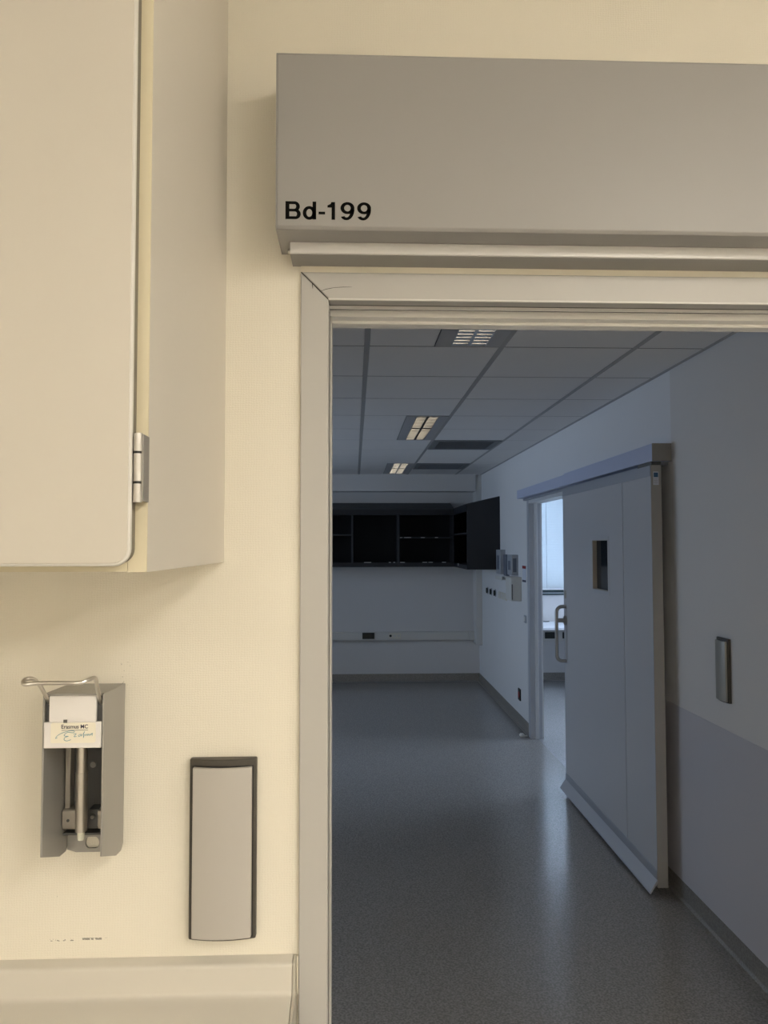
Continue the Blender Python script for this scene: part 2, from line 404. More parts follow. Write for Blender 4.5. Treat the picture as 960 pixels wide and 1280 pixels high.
# ------------------------------------------------------------------ doorway casing in the near wall
d1 = thing('door_1', 'grey painted metal casing round the open doorway', 'door frame', (OX0, FW, 0), kind='structure')
F0 = FW-.008
cx0, cz1 = OX0-.044, OZ+.044
MB().prism([(cx0, 0), (OX0, 0), (OX0, OZ-.0003), (cx0, cz1-.0003)], 1, F0, FW+.02).build('side_casing', 'casing_grey', d1, bevel=.002)
# prism order for ax=1 is (x, z)
MB().prism([(cx0+.0012, cz1), (OX0+.0012, OZ), (OX1, OZ), (OX1+.044, cz1)], 1, F0, FW+.02).build('head_casing', 'casing_grey', d1, bevel=.002)
MB().prism([(OX1, 0), (OX1+.044, 0), (OX1+.044, cz1-.0012), (OX1, OZ-.0012)], 1, F0, FW+.02).build('side_casing', 'casing_grey', d1, bevel=.002)
MB().prism([(cx0+.0002, cz1-.0003), (cx0+.0014, cz1-.0001), (OX0+.0014, OZ-.0001), (OX0+.0002, OZ-.0003)], 1, F0+.0006, F0+.004).build('mitre_joint', 'crack', d1)
box('side_lining', 'casing_grey', d1, OX0-.02, OX0, FW+.02, FB+.022, 0, OZ+.02)
box('side_lining', 'casing_grey', d1, OX1, OX1+.02, FW+.02, FB+.022, 0, OZ+.02)
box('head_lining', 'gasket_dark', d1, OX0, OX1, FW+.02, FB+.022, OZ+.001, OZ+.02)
box('edge_strip', 'casing_edge', d1, OX0-.0005, OX1, F0-.0012, F0+.003, OZ-.001, OZ+.0022, bevel=.0008)
box('groove_strip', 'rail_alu', d1, OX0, OX1, FW+.026, FW+.029, OZ-.004, OZ+.002)
box('stop_strip', 'stop_white', d1, OX0, OX1, FW+.048, FW+.085, OZ-.0105, OZ+.002, bevel=.001)
box('seal_strip', 'stop_white', d1, OX0, OX1, FW+.070, FW+.098, OZ-.0155, OZ-.010, bevel=.0015)
box('side_stop', 'casing_grey', d1, OX0, OX0+.0035, FW+.045, FW+.098, 0, OZ-.01, bevel=.001)
box('side_seal', 'gasket_dark', d1, OX0, OX0+.0012, FW+.022, FW+.03, 0, OZ-.01)
def crackline(pts, r):
    MB().tube([(x, F0-.0001, z) for x, z in pts], r, 6).build('hairline_crack', 'crack', d1)
crackline([(-.0668, 2.131), (-.0665, 2.126), (-.0660, 2.121)], [.0002, .0007, .0002])
crackline([(-.0555, 2.1165), (-.045, 2.1205), (-.032, 2.1232), (-.018, 2.1242), (-.004, 2.1244)], [.0002, .0004, .0003, .0004, .0002])
# cream bead of filler between casing and track
structure(box('trim_5', 'filler', None, cx0, OX1+.044, FW-.003, FW+.001, cz1+.001, 2.159))

# ------------------------------------------------------------------ doorway casing and sliding door in the right wall
d2 = thing('door_2', 'grey metal frame of the half open doorway in the right wall', 'door frame', (XW, DY1, 0), kind='structure')
box('side_casing', 'frame_metal', d2, 1.562, 1.606, DY1-.006, DY1+.07, 0, DZ+.04, bevel=.002)
box('side_bead', 'frame_metal_light', d2, 1.606, 1.638, DY1-.014, DY1+.01, 0, DZ, bevel=.002)
box('side_lining', 'frame_metal', d2, 1.600, XW2-.012, DY1-.004, DY1+.02, 0, DZ, bevel=.001)
box('head_casing', 'frame_metal_light', d2, 1.562, XW2+.004, DY0, DY1-.002, DZ-.006, DZ+.042, bevel=.002)
box('side_lining', 'frame_metal', d2, 1.575, XW2+.004, DY0-.02, DY0, 0, DZ, bevel=.001)
box('threshold', 'floor_vinyl_light', d2, 1.627, 1.637, DY0, DY1-.02, -.001, .0012)

LX0, LX1, LY0, LY1, LZ0, LZ1 = 1.478, 1.530, 3.742, 5.36, .045, 2.115
d3 = thing('door_3', 'pale grey sliding door with a small window, parked half open on the right wall', 'door', (LX0, LY0, 0), kind='structure')
JY = 4.156
VY0, VY1, VZ0, VZ1 = 4.408, 4.694, 1.444, 1.747
mb = MB()
yz = [(JY+.003, LY1-.004, LZ0, VZ0), (JY+.003, LY1-.004, VZ1, LZ1-.002), (JY+.003, VY0, VZ0, VZ1), (VY1, LY1-.004, VZ0, VZ1)]
for a, b_, c, d in yz: mb.box(LX0, LX1-.006, a, b_, c, d)
main = mb.build('main_panel', 'leaf_laminate', d3)
box('end_panel', 'leaf_laminate', d3, LX0, LX1-.006, LY0+.006, JY-.003, LZ0, LZ1-.002, bevel=.001)
box('panel_joint', 'gasket_dark', d3, LX0+.003, LX1-.01, JY-.003, JY+.003, LZ0, LZ1-.002)
box('edge_profile', 'leaf_edge', d3, LX0-.001, LX1, LY0, LY0+.006, LZ0, LZ1, bevel=.001)
box('edge_profile', 'leaf_alu', d3, LX0-.001, LX1, LY1-.006, LY1, LZ0, LZ1, bevel=.001)
box('rear_skin', 'leaf_laminate', d3, LX1-.008, LX1-.002, LY0+.006, LY1-.006, LZ0, LZ1)
box('top_rail', 'leaf_alu', d3, LX0-.003, LX0+.001, LY0+.006, LY1-.006, LZ1-.055, LZ1-.002)
MB().prism([(LX0-.0035, LZ0+.01), (LX0, LZ0+.01), (LX0, .128), (LX0-.0035, .124)], 1, LY0+.004, LY1-.002).build('kick_strip', 'leaf_alu', d3)
MB().prism([(LX0, .082), (LX0-.003, .084), (LX0-.040, .026), (LX0-.040, .018), (LX0-.036, .018), (LX0, .072)], 1, LY0-.002, LY1+.006).build('bottom_skirt', 'frame_metal', d3)
vf = MB()
for a, b_, c, d in ((VY0-.022, VY1+.022, VZ1, VZ1+.022), (VY0-.022, VY1+.022, VZ0-.022, VZ0), (VY0-.022, VY0, VZ0, VZ1), (VY1, VY1+.022, VZ0, VZ1)):
    vf.box(LX0-.003, LX0+.002, a, b_, c, d)
vfo = vf.build('window_frame', 'leaf_laminate', d3, bevel=.001)
vb = MB()
for a, b_, c, d in ((VY0, VY1, VZ1-.004, VZ1), (VY0, VY1, VZ0, VZ0+.004), (VY0, VY0+.004, VZ0, VZ1), (VY1-.004, VY1, VZ0, VZ1)):
    vb.box(LX0-.002, LX0+.024, a, b_, c, d)
vb.build('glazing_bead', 'glazing_bead', vfo)
box('pane', 'dark_glass', vfo, LX0+.024, LX0+.03, VY0, VY1, VZ0, VZ1)
# D-handle: bent stainless tube with a stand-off post and rosette
hy, hx = 5.322, 1.412
path = [(LX0, hy-.004, 1.286)] + [(hx+.04-.04*math.sin(math.radians(t)), hy-.004, 1.246+.04*math.cos(math.radians(t))) for t in range(0, 91, 15)] + \
       [(hx+.04-.04*math.cos(math.radians(t)), hy-.004, .948-.04*math.sin(math.radians(t))) for t in range(0, 91, 15)] + [(LX0, hy-.004, .908)]
hd = MB().tube(path, .0125, 14).build('handle', 'handle_steel', d3)
MB().tube([(hx, hy-.004, 1.19), (LX0, hy-.004, 1.19)], .0155, 16).build('post', 'handle_steel', hd)
MB().tube([(LX0-.010, hy-.004, 1.19), (LX0+.001, hy-.004, 1.19)], .033, 24).build('rosette', 'handle_steel', hd)
box('lock_plate', 'steel_plate', d3, LX0-.004, LX0+.001, 5.30, 5.335, 1.345, 1.40, bevel=.001)
stk = box('maker_sticker', 'sign_white', d3, 1.488, 1.516, LY0-.0006, LY0+.0002, 2.015, 2.082)
box('sticker_square', 'sign_blue', stk, 1.491, 1.513, LY0-.0010, LY0-.0005, 2.054, 2.077)
for k in range(4): box('print_line', 'grey_plastic', stk, 1.491, 1.511, LY0-.0010, LY0-.0005, 2.044-.007*k, 2.0462-.007*k)

# ------------------------------------------------------------------ operator boxes above both doors
op = thing('door_operator_box', 'wide silver-grey operator box above the doorway, lettered Bd-199', 'operator box', (-.115, FW, 2.16))
bx0, bx1, by0, bz0, bz1 = -.1155, 1.95, 1.100, 2.178, 2.4445
MB().prism([(FW, bz0), (FW, bz1), (by0+.004, bz1), (by0, bz1-.004), (by0, bz0+.0045), (by0+.0035, bz0)], 0, bx0+.002, bx1).build('cover', 'silver_lacquer', op, bevel=.0012)
MB().prism([(FW, bz0+.0005), (FW, bz1-.001), (by0+.003, bz1-.001), (by0+.001, bz1-.005), (by0+.001, bz0+.005), (by0+.004, bz0+.0005)], 0, bx0, bx0+.003).build('end_cap', 'silver_under', op)
tr = box('track_rail', 'rail_alu', op, -.0985, bx1-.02, 1.1465, FW, 2.1600, bz0, bevel=.0012)
MB().tube([(-.1025, 1.162, 2.168), (-.0985, 1.162, 2.168)], .0045, 12).build('end_screw', 'steel_plate', tr)
box('track_underside', 'silver_under', tr, -.098, bx1-.02, 1.149, FW, 2.1592, 2.1602)
def glyph_pieces(ch):
    def ring(cx, cy_, rx, ry, tx, ty, a0, a1, n=28):
        o_ = []; i_ = []
        for k in range(n+1):
            a = math.radians(a0+(a1-a0)*k/n); o_.append((cx+rx*math.cos(a), cy_+ry*math.sin(a))); i_.append((cx+(rx-tx)*math.cos(a), cy_+(ry-ty)*math.sin(a)))
        return [[o_[k], o_[k+1], i_[k+1], i_[k]] for k in range(n)]
    def rect(x0, x1, y0, y1): return [[(x0, y0), (x1, y0), (x1, y1), (x0, y1)]]
    if ch == 'B':
        return rect(0, .215, 0, 1) + rect(.2, .50, .84, 1) + rect(.2, .52, .43, .58) + rect(.2, .54, 0, .16) + ring(.50, .715, .29, .285, .205, .155, -90, 90) + ring(.54, .29, .30, .29, .21, .155, -90, 90)
    if ch == 'd':
        return ring(.36, .362, .36, .382, .20, .16, 0, 360, 40) + rect(.54, .74, 0, 1)
    if ch == '-': return rect(0, .36, .29, .44)
    if ch == '1':
        return rect(.23, .42, 0, .99) + [[(0, .68), (.24, .68), (.24, .80), (0, .80)], [(0, .80), (.24, .80), (.24, .99), (.17, .88)], [(.17, .88), (.24, .80), (.24, .99), (.22, .99)]]
    if ch == '9':
        return ring(.385, .665, .385, .335, .205, .15, 0, 360, 40) + ring(.33, .60, .44, .615, .205, .15, -88, 0, 20) + ring(.34, .235, .325, .25, .20, .15, 195, 272, 14)
def lettering(parent, x, y, z, k):
    mb = MB()
    for ch, off in (('B', 0), ('d', .95), ('-', 1.82), ('1', 2.31), ('9', 3.03), ('9', 3.95)):
        for q in glyph_pieces(ch):
            mb.prism([(x+(off+a)*k, z+b_*k) for a, b_ in q], 1, y-.0003, y+.0002)
    return mb.build('lettering', 'letter_black', parent)
lettering(op, -.101, by0, 2.1925, .0265)

op2 = thing('door_operator_cover', 'long bluish-grey aluminium operator cover above the half open sliding door', 'operator box', (XW, 3.73, 2.135))
box('cover', 'operator_alu', op2, 1.482, XW, 3.736, 5.35, 2.135, 2.2225, bevel=.002)
box('cover_extension', 'operator_alu', op2, 1.489, XW, 5.351, 6.94, 2.139, 2.2165, bevel=.002)
box('end_cap', 'operator_end', op2, 1.4815, XW, 3.732, 3.737, 2.1345, 2.223, bevel=.0015)
box('track_rail', 'leaf_alu', op2, 1.535, XW, 3.78, 6.9, 2.119, 2.1355)
box('roller_carriage', 'gasket_dark', op2, 1.488, 1.536, 3.76, 3.95, 2.116, 2.1355)

# ================================================================== THINGS ON THE NEAR WALL
# ---- tall wall cabinet on the left
CXR, CY0, CZ0, CZ1, CXL = -.203, .757, 1.690, 2.62, -.95
cab = thing('wall_cabinet', 'beige wall cabinet with rounded door and yellow edge, at upper left', 'cabinet', ((CXL+CXR)/2, FW, CZ0))
sp_ = box('side_panel', 'laminate_grey', cab, CXR-.018, CXR, CY0+.001, FW, CZ0, CZ1, bevel=.0008)
box('edge_band', 'edge_yellow', sp_, CXR-.018, CXR-.0002, CY0-.0012, CY0+.0012, CZ0+.0002, CZ1)
box('side_panel', 'laminate_grey', cab, CXL, CXL+.018, CY0, FW, CZ0, CZ1)
bp_ = box('bottom_panel', 'laminate_grey', cab, CXL+.018, CXR-.018, CY0+.001, FW, CZ0+.0005, CZ0+.0185)
box('edge_band', 'edge_yellow', bp_, CXL+.018, CXR-.0185, CY0-.001, CY0+.0012, CZ0+.0007, CZ0+.0185)
box('top_panel', 'laminate_grey', cab, CXL+.018, CXR-.018, CY0, FW, CZ1-.018, CZ1)
box('rear_panel', 'laminate_grey', cab, CXL+.018, CXR-.018, FW-.008, FW, CZ0+.018, CZ1-.018)
# door with rounded lower corner
DXR, DYF, DYR, DZ0 = -.2125, .733, .752, 1.6965
r_ = .0165
def door_outline(inset=0):
    pts = [(CXL, CZ1), (CXL, DZ0+inset)]
    pts += arc(DXR-r_, DZ0+r_, r_-inset, -90, 0, 8)
    pts += [(DXR-inset, CZ1)]
    return pts
dr = MB().prism(door_outline(), 1, DYF+.0005, DYF+.0065).build('door', 'door_edge', cab, bevel=.0018, seg=3)
MB().prism(door_outline(.0022), 1, DYF+.006, CY0-.001).build('door_gap_shade', 'door_gap_shade', dr)  # dark colour paints the shade in the gap behind the door rim
MB().prism(door_outline(.0028), 1, DYF-.0005, DYF+.004).build('door_face', 'laminate_beige', dr, bevel=.0004)
# hinge: three-knuckle barrel in front of the edge band and a leaf folded round the side
hg = MB()
hxc, hyc, hr = -.2078, .7385, .0042
hz = [1.7575, 1.7765, 1.8055, 1.824]
hinge = MB().tube([(hxc, hyc, hz[0]), (hxc, hyc, hz[3])], hr*.8, 14).build('hinge', 'hinge_dark', cab)
for k, (a, b_) in enumerate(((hz[0], hz[1]-.0012), (hz[1]+.0012, hz[2]-.0012), (hz[2]+.0012, hz[3]))):
    MB().tube([(hxc, hyc, a), (hxc, hyc, b_)], hr, 18).build('knuckle', 'hinge_steel', hinge)
box('hinge_leaf', 'hinge_leaf', hinge, -.2040, -.2022, hyc-.001, CY0+.001, hz[0]+.001, hz[3]-.001, bevel=.0004)

# ---- bed bumper rail low on the wall
prof = [(0, 1.0925), (.0190, 1.0908), (.0218, 1.0897), (.0236, 1.0875), (.0242, 1.0845), (.0262, 1.0535), (.0270, 1.0505), (.0295, 1.0478), (.0340, 1.0462), (.0450, 1.0448), (.098, 1.0400), (.106, 1.0365), (.111, 1.029), (.112, 1.02), (.112, .95), (.104, .925), (.03, .90), (0, .90)]
bmp = thing('bumper_rail', 'beige moulded bumper rail along the cream wall below the switch', 'bumper rail', (-.9, FW, .888))
mb = MB().prism([(FW-a, z) for a, z in prof], 0, -1.69, -.0935); mb.sm = True
mb.build('rail_profile', 'bumper', bmp)
MB().prism([(FW-a*.985, z-.0003) for a, z in prof], 0, -.0930, -.0885).build('end_cap', 'bumper_end', bmp, bevel=.0006)
structure(box('trim_6', 'filler', None, -.0882, cx0-.0002, FW-.0065, FW+.001, 1.035, 1.0915, bevel=.001))

# ---- elbow switch
def elbow_switch(label, group, loc, plate_mat):
    """built on a wall at y = 0 facing -y, centred at the origin"""
    t = thing('elbow_switch', label, 'switch', (0, 0, 0), group)
    w, h = .0505, .1345
    def crown(hw, y_edge, y_mid, n=10):
        return [(-hw + 2*hw*k/n, y_edge - (y_mid)*(1-((2*k/n-1)**2))) for k in range(n+1)]
    mb = MB(); fp = [(w, 0), (w, -.010)] + list(reversed(crown(w, -.010, .008))) + [(-w, 0)]
    pts = [(-w, 0)] + crown(w, -.012, .008) + [(w, 0)]
    mb.prism(pts, 2, -h, h); mb.build('frame', 'switch_frame', t, bevel=.002)
    g = [(-w+.004, -.011)] + crown(w-.004, -.0135, .009) + [(w-.004, -.011)]
    MB().prism(g, 2, -h+.0035, h-.0095).build('shadow_gap', 'switch_gap', t)
    pl = [(-w+.0062, -.012)] + crown(w-.0062, -.022, .006) + [(w-.0062, -.012)]
    mb = MB().prism(pl, 2, -h+.0055, h-.011); mb.sm = True
    mb.build('push_plate', plate_mat, t, bevel=.0015)
    t.location = loc
    return t
elbow_switch('tall grey elbow switch in a black frame on the cream wall', 'elbow switches', (-.2000, FW, 1.257), 'switch_plate')
sw2 = elbow_switch('small-looking elbow switch on the dim right wall, nearer than the sliding door', 'elbow switches', (XW-.003, 3.22, 1.185), 'switch_plate_alu')
sw2.rotation_euler.z = -math.pi/2

# ---- soap dispenser with lever
dx0, dx1, df_, dw = -.4375, -.3525, 1.100, FW
ds = thing('soap_dispenser', 'grey metal lever soap dispenser with a white branded front plate', 'dispenser', (-.397, FW, 1.25))
sideprof = [(dw, 1.5045), (df_+.002, 1.508), (df_, 1.506), (df_, 1.2825), (1.166, 1.2575), (1.190, 1.2555), (dw, 1.264)]
MB().prism(sideprof, 0, dx0, dx0+.0025).build('side_panel', 'anodised', ds, bevel=.0008)
MB().prism(sideprof, 0, dx1-.0025, dx1).build('side_panel', 'anodised', ds, bevel=.0008)
MB().prism([(dw, 1.5045), (df_+.002, 1.508), (df_+.002, 1.505), (dw, 1.5015)], 0, dx0+.003, dx1-.003).build('top_panel', 'anodised', ds)
box('rear_panel', 'housing_dark', ds, dx0+.003, dx1-.003, FW-.006, FW, 1.285, 1.5015)
fpz = 1.433
fp_ = MB(); fp_.box(-.4275, -.3625, df_-.003, df_+.003, 1.469, 1.5055); fp_.box(-.4345, -.3556, df_-.003, df_+.003, fpz, 1.4692)
fpo = fp_.build('front_plate', 'front_white', ds, bevel=.0012)
box('upper_housing', 'housing_dark', ds, dx0+.003, dx1-.003, df_+.006, df_+.020, fpz+.01, 1.5035)
st = MB().prism([(-.4245+a, 1.4405+b_) for a, b_ in [(0.002, 0), (.060, 0), (.062, .002), (.062, .026), (.060, .028), (.002, .028), (0, .026), (0, .002)]], 1, df_-.0036, df_-.0028).build('sticker', 'sticker', fpo)
sy0 = df_-.0039
text_mesh('sticker_name', 'Erasmus MC', 'ink_navy', st, -.4095, sy0, 1.4605, .0365, .0056, bold=.012, depth=.0002)
box('sticker_rule', 'ink_navy', st, -.4095, -.3730, sy0-.0001, sy0+.0002, 1.4580, 1.4585)
box('sticker_emblem', 'housing_dark', st, -.4070, -.4020, sy0-.0001, sy0+.0008, 1.4685, 1.4728)
def scrawl(pts, r=.00035):
    q = []
    for k in range(len(pts)-1):                      # Catmull-Rom through the pen points
        p0 = Vector(pts[max(k-1, 0)]); p1 = Vector(pts[k]); p2 = Vector(pts[k+1]); p3 = Vector(pts[min(k+2, len(pts)-1)])
        for s_ in range(5):
            t = s_/5; q.append(.5*((2*p1)+(p2-p0)*t+(2*p0-5*p1+4*p2-p3)*t*t+(3*p1-p0-3*p2+p3)*t**3))
    q.append(Vector(pts[-1]))
    ox, oz, k = -.4175, 1.4435, .00118
    MB().tube([(ox+p[0]*k, sy0, oz+p[1]*k) for p in q], r, 5).build('sticker_signature', 'ink_teal', st)
scrawl([(2, 4), (0, 3), (2, 6), (7, 9), (13, 11), (19, 12), (22, 11), (20, 9.5), (14, 10), (10, 7), (12, 5.5), (15, 5.5), (11, 4), (10, 1.5), (13, 0), (18, 1.5)])
scrawl([(21, 8), (24, 8.2), (21.5, 5), (24.5, 5.2)])
scrawl([(29, 8), (26.5, 6), (28, 5), (30, 8), (30, 5.5), (31.5, 7), (34, 11), (32.8, 8), (32.6, 3.5), (33.5, 6.5), (35, 7.5), (35.2, 5.8), (37, 8), (37.4, 6), (39, 8.2), (39.4, 6.2), (42, 8.5), (41, 6.6), (43, 9), (42.8, 6)], .0003)
# lever: bent wire
def smooth(pts, it=3):
    for _ in range(it):
        q = [pts[0]]
        for a, b_ in zip(pts[:-1], pts[1:]):
            a = Vector(a); b_ = Vector(b_); q += [tuple(a*.75+b_*.25), tuple(a*.25+b_*.75)]
        q.append(pts[-1]); pts = q
    return pts
lev = [(-.4305, 1.112, 1.490), (-.4305, 1.098, 1.502), (-.4310, 1.070, 1.5285), (-.4345, 1.055, 1.5385), (-.4425, 1.046, 1.5370), (-.4385, 1.038, 1.5315), (-.425, 1.041, 1.5335), (-.385, 1.041, 1.5335), (-.366, 1.041, 1.5330), (-.358, 1.046, 1.5355), (-.3515, 1.058, 1.5385), (-.3550, 1.074, 1.5290), (-.3588, 1.098, 1.502), (-.3588, 1.112, 1.490)]
MB().tube(smooth(lev), .0028, 10).build('lever', 'steel', ds)
# inside: guide strip, pump tube, nozzle, bracket, screws, lower plate with a hole
box('guide_strip', 'steel_plate', ds, -.4335, -.4255, 1.178, 1.194, 1.319, 1.45, bevel=.0008)
box('guide_strip', 'housing_dark', ds, -.3680, -.3650, 1.172, 1.194, 1.319, 1.45)
pt = MB().tube([(-.399, 1.150, 1.300), (-.399, 1.150, 1.385), (-.399, 1.150, 1.3852), (-.399, 1.150, 1.47)], [.0085, .0085, .0079, .0079], 24).build('pump_tube', 'steel', ds)
MB().tube([(-.399, 1.150, 1.3), (-.399, 1.150, 1.2925), (-.399, 1.150, 1.2875)], [.0052, .0050, .0045], 16).build('nozzle', 'nozzle', ds)
brk = MB().prism([(1.194, 1.324), (1.170, 1.324), (1.168, 1.322), (1.168, 1.301), (1.172, 1.295), (1.194, 1.293)], 0, -.4335, -.4095).build('bracket', 'steel_plate', ds, bevel=.0006)
MB().prism([(1.194, 1.324), (1.170, 1.324), (1.168, 1.322), (1.168, 1.301), (1.172, 1.295), (1.194, 1.293)], 0, -.3815, -.3560).build('bracket', 'steel_plate', ds, bevel=.0006)
box('bracket_core', 'housing_dark', ds, -.3955, -.3815, 1.171, 1.194, 1.296, 1.324, bevel=.0006)
MB().tube([(-.389, 1.1722, 1.3135), (-.389, 1.1675, 1.3135)], .0042, 16).build('screw', 'housing_dark', ds)
MB().tube([(-.389, 1.1690, 1.3135), (-.389, 1.1662, 1.3135)], .0026, 12).build('screw_head', 'steel', ds)
MB().tube([(-.4245, 1.1700, 1.309), (-.4245, 1.1672, 1.309)], .0022, 12).build('screw', 'housing_dark', ds)
MB().tube([(-.3965, 1.195, 1.384), (-.3965, 1.190, 1.384)], .0045, 16).build('screw', 'anodised', ds)
# lower plate: a plate with a real round hole
hx_, hz_, hr_ = -.3975, 1.2665, .0105
nseg = 24
mb = MB(); px0, px1, pz0, pz1 = -.4345, -.3555, 1.2525, 1.2845
ring = [(hx_+hr_*math.cos(2*math.pi*k/nseg), hz_+max(-.0085, min(.0085, hr_*math.sin(2*math.pi*k/nseg)))) for k in range(nseg)]
outer = []
for k in range(nseg):
    a = 2*math.pi*k/nseg; c, s_ = math.cos(a), math.sin(a)
    tx = ((px1-hx_)/c if c > 1e-6 else (px0-hx_)/c if c < -1e-6 else 1e9); tz = ((pz1-hz_)/s_ if s_ > 1e-6 else (pz0-hz_)/s_ if s_ < -1e-6 else 1e9)
    t_ = min(tx, tz); outer.append((hx_+c*t_, hz_+s_*t_))
for yy in (1.1945, 1.1985):
    mb.v += [(x, yy, z) for x, z in ring] + [(x, yy, z) for x, z in outer]
o2 = 2*nseg
for k in range(nseg):
    j = (k+1) % nseg
    mb.f += [(k, j, nseg+j, nseg+k), (o2+k, o2+nseg+k, o2+nseg+j, o2+j), (k, o2+k, o2+j, j), (nseg+k, nseg+j, o2+nseg+j, o2+nseg+k)]
mb.build('lower_plate', 'anodised', ds)
box('drip_ledge', 'housing_dark', ds, dx0+.003, dx1-.003, 1.176, 1.1985, 1.2845, 1.2875)

# ================================================================== THINGS IN THE DARK ROOM
# ---- dark wall cabinets with sloping tops
CF, CZB, CZF, CZT = 9.33, 1.452, 2.155, 2.242      # front plane, underside, front top, rear top
def slope_z(d, D): return CZF + (CZT-CZF)*d/D
def dark_unit(label, x0, x1, shelf_z, shelf_labels=(), floor_labels=()):
    t = thing('dark_wall_cabinet', label, 'cabinet', ((x0+x1)/2, YB, CZB), 'dark open wall cabinets')
    side = [(CF, CZB), (YB, CZB), (YB, CZT), (CF, CZF)]
    for a, b_ in ((x0, x0+.012), (x1-.012, x1)):
        s_ = MB().prism(side, 0, a, b_).build('side_panel', 'cabinet_inside', t)
        box('edge_band', 'cabinet_edge', s_, a, b_, CF-.0015, CF+.0005, CZB+.05, 2.086)
    MB().prism([(CF-.008, CZF-.004), (YB, CZT-.004), (YB, CZT+.012), (CF-.008, CZF+.012)], 0, x0, x1).build('sloping_top', 'cabinet_edge', t)
    box('top_rail', 'cabinet_dark', t, x0, x1, CF-.002, CF+.018, 2.086, CZF)
    bt = box('bottom_panel', 'cabinet_dark', t, x0+.012, x1-.012, CF+.002, YB-.01, CZB, CZB+.02)
    lip = box('bottom_rail', 'cabinet_dark', t, x0, x1, CF-.002, CF+.002, CZB, CZB+.052)
    box('rear_panel', 'cabinet_inside', t, x0+.012, x1-.012, YB-.012, YB, CZB, CZF)
    for a, b_ in floor_labels: box('label_strip', 'label_white', lip, a, b_, CF-.0035, CF-.0015, 1.5045, 1.5115)
    if shelf_z:
        sh = box('shelf', 'cabinet_inside', t, x0+.012, x1-.012, CF+.004, YB-.012, shelf_z-.009, shelf_z+.009)
        box('edge_band', 'cabinet_edge', sh, x0+.012, x1-.012, CF+.0025, CF+.0045, shelf_z-.005, shelf_z+.005)
        for a, b_ in shelf_labels: box('label_strip', 'label_white', sh, a, b_, CF-.0005, CF+.0025, shelf_z-.0035, shelf_z+.0035)
    return t
dark_unit('near-black open wall cabinet with one high shelf, cut off by the door jamb', -.617, -.029, 1.845)
dark_unit('near-black open wall cabinet without a shelf, middle of the back wall row', -.029, .536, None, (), ((.115, .203), (.418, .443), (.474, .496)))
dark_unit('near-black open wall cabinet with white strips on its shelf, in the back corner', .536, 1.22, 1.811, ((.556, .585), (.605, .693), (.811, .86), (.985, 1.022)), ((.555, .614), (.829, .888), (.903, .957), (1.07, 1.119)))
t = thing('dark_side_cabinet', 'near-black wall cabinet on the right wall showing its tall blank end panel', 'cabinet', (XW, 9.0, CZB), 'dark open wall cabinets')
SX = 1.22
endp = [(SX, CZB), (XW, CZB), (XW, CZT), (SX, CZF)]
MB().prism(endp, 1, 8.25, 8.27).build('end_panel', 'cabinet_dark', t, bevel=.001)
MB().prism([(SX, CZB), (XW, CZB), (XW, CZT), (SX, CZF)], 1, YB-.012, YB-.002).build('rear_panel', 'cabinet_inside', t)
MB().prism([(SX-.006, CZF-.004), (XW, CZT-.006), (XW, CZT+.01), (SX-.006, CZF+.012)], 1, 8.262, YB-.002).build('sloping_top', 'cabinet_edge', t)
box('top_rail', 'cabinet_dark', t, SX-.002, SX+.016, 8.27, CF-.004, 2.086, CZF-.002)
box('bottom_panel', 'cabinet_dark', t, SX-.001, XW, 8.27, YB-.012, CZB, CZB+.045)
box('wall_panel', 'cabinet_inside', t, XW-.012, XW, 8.27, YB-.012, CZB+.045, CZF)
sh = box('shelf', 'cabinet_inside', t, SX+.01, XW-.012, 8.27, YB-.012, 1.84, 1.858)
box('edge_band', 'cabinet_edge', sh, SX+.008, SX+.0105, 8.27, CF-.004, 1.843, 1.855)
box('catch', 'label_white', t, SX-.012, SX-.001, 8.905, 8.925, 1.478, 1.505, bevel=.002)

# ---- cable trunking on the back wall with sockets
tk = thing('cable_trunking', 'off-white cable trunking running along the back wall under the cabinets', 'trunking', (.5, YB, .524))
box('channel', 'trunking', tk, XL+.01, 1.44, 9.625, YB-.003, .524, .628, bevel=.004)
box('lid', 'trunking', tk, XL+.01, 1.436, 9.6215, 9.626, .538, .614, bevel=.001)
box('end_piece', 'trunking', tk, 1.441, 1.506, 9.622, YB-.003, .520, .632, bevel=.003)
def wall_socket(name, label, group, x0, x1, z0, z1, y, m_, holes, hole_mat):
    t = thing(name, label, 'socket', ((x0+x1)/2, y, z0), group)
    box('face_plate', m_, t, x0, x1, y-.010, y, z0, z1, bevel=.003)
    n_ = holes; w = (x1-x0)/n_
    for k in range(n_):
        c = x0 + w*(k+.5)
        MB().tube([(c, y-.0104, (z0+z1)/2), (c, y-.0090, (z0+z1)/2)], min(w, z1-z0)*.30, 16).build('outlet', hole_mat if k else 'socket_black', t)
    return t
wall_socket('double_socket', 'black double socket on the back wall trunking', None, .098, .249, .545, .623, 9.6215, 'socket_black', 2, 'cable_black')
wall_socket('triple_socket', 'cream triple socket on the back wall trunking, right of the black one', None, .425, .580, .545, .620, 9.6215, 'socket_cream', 3, 'trunking')

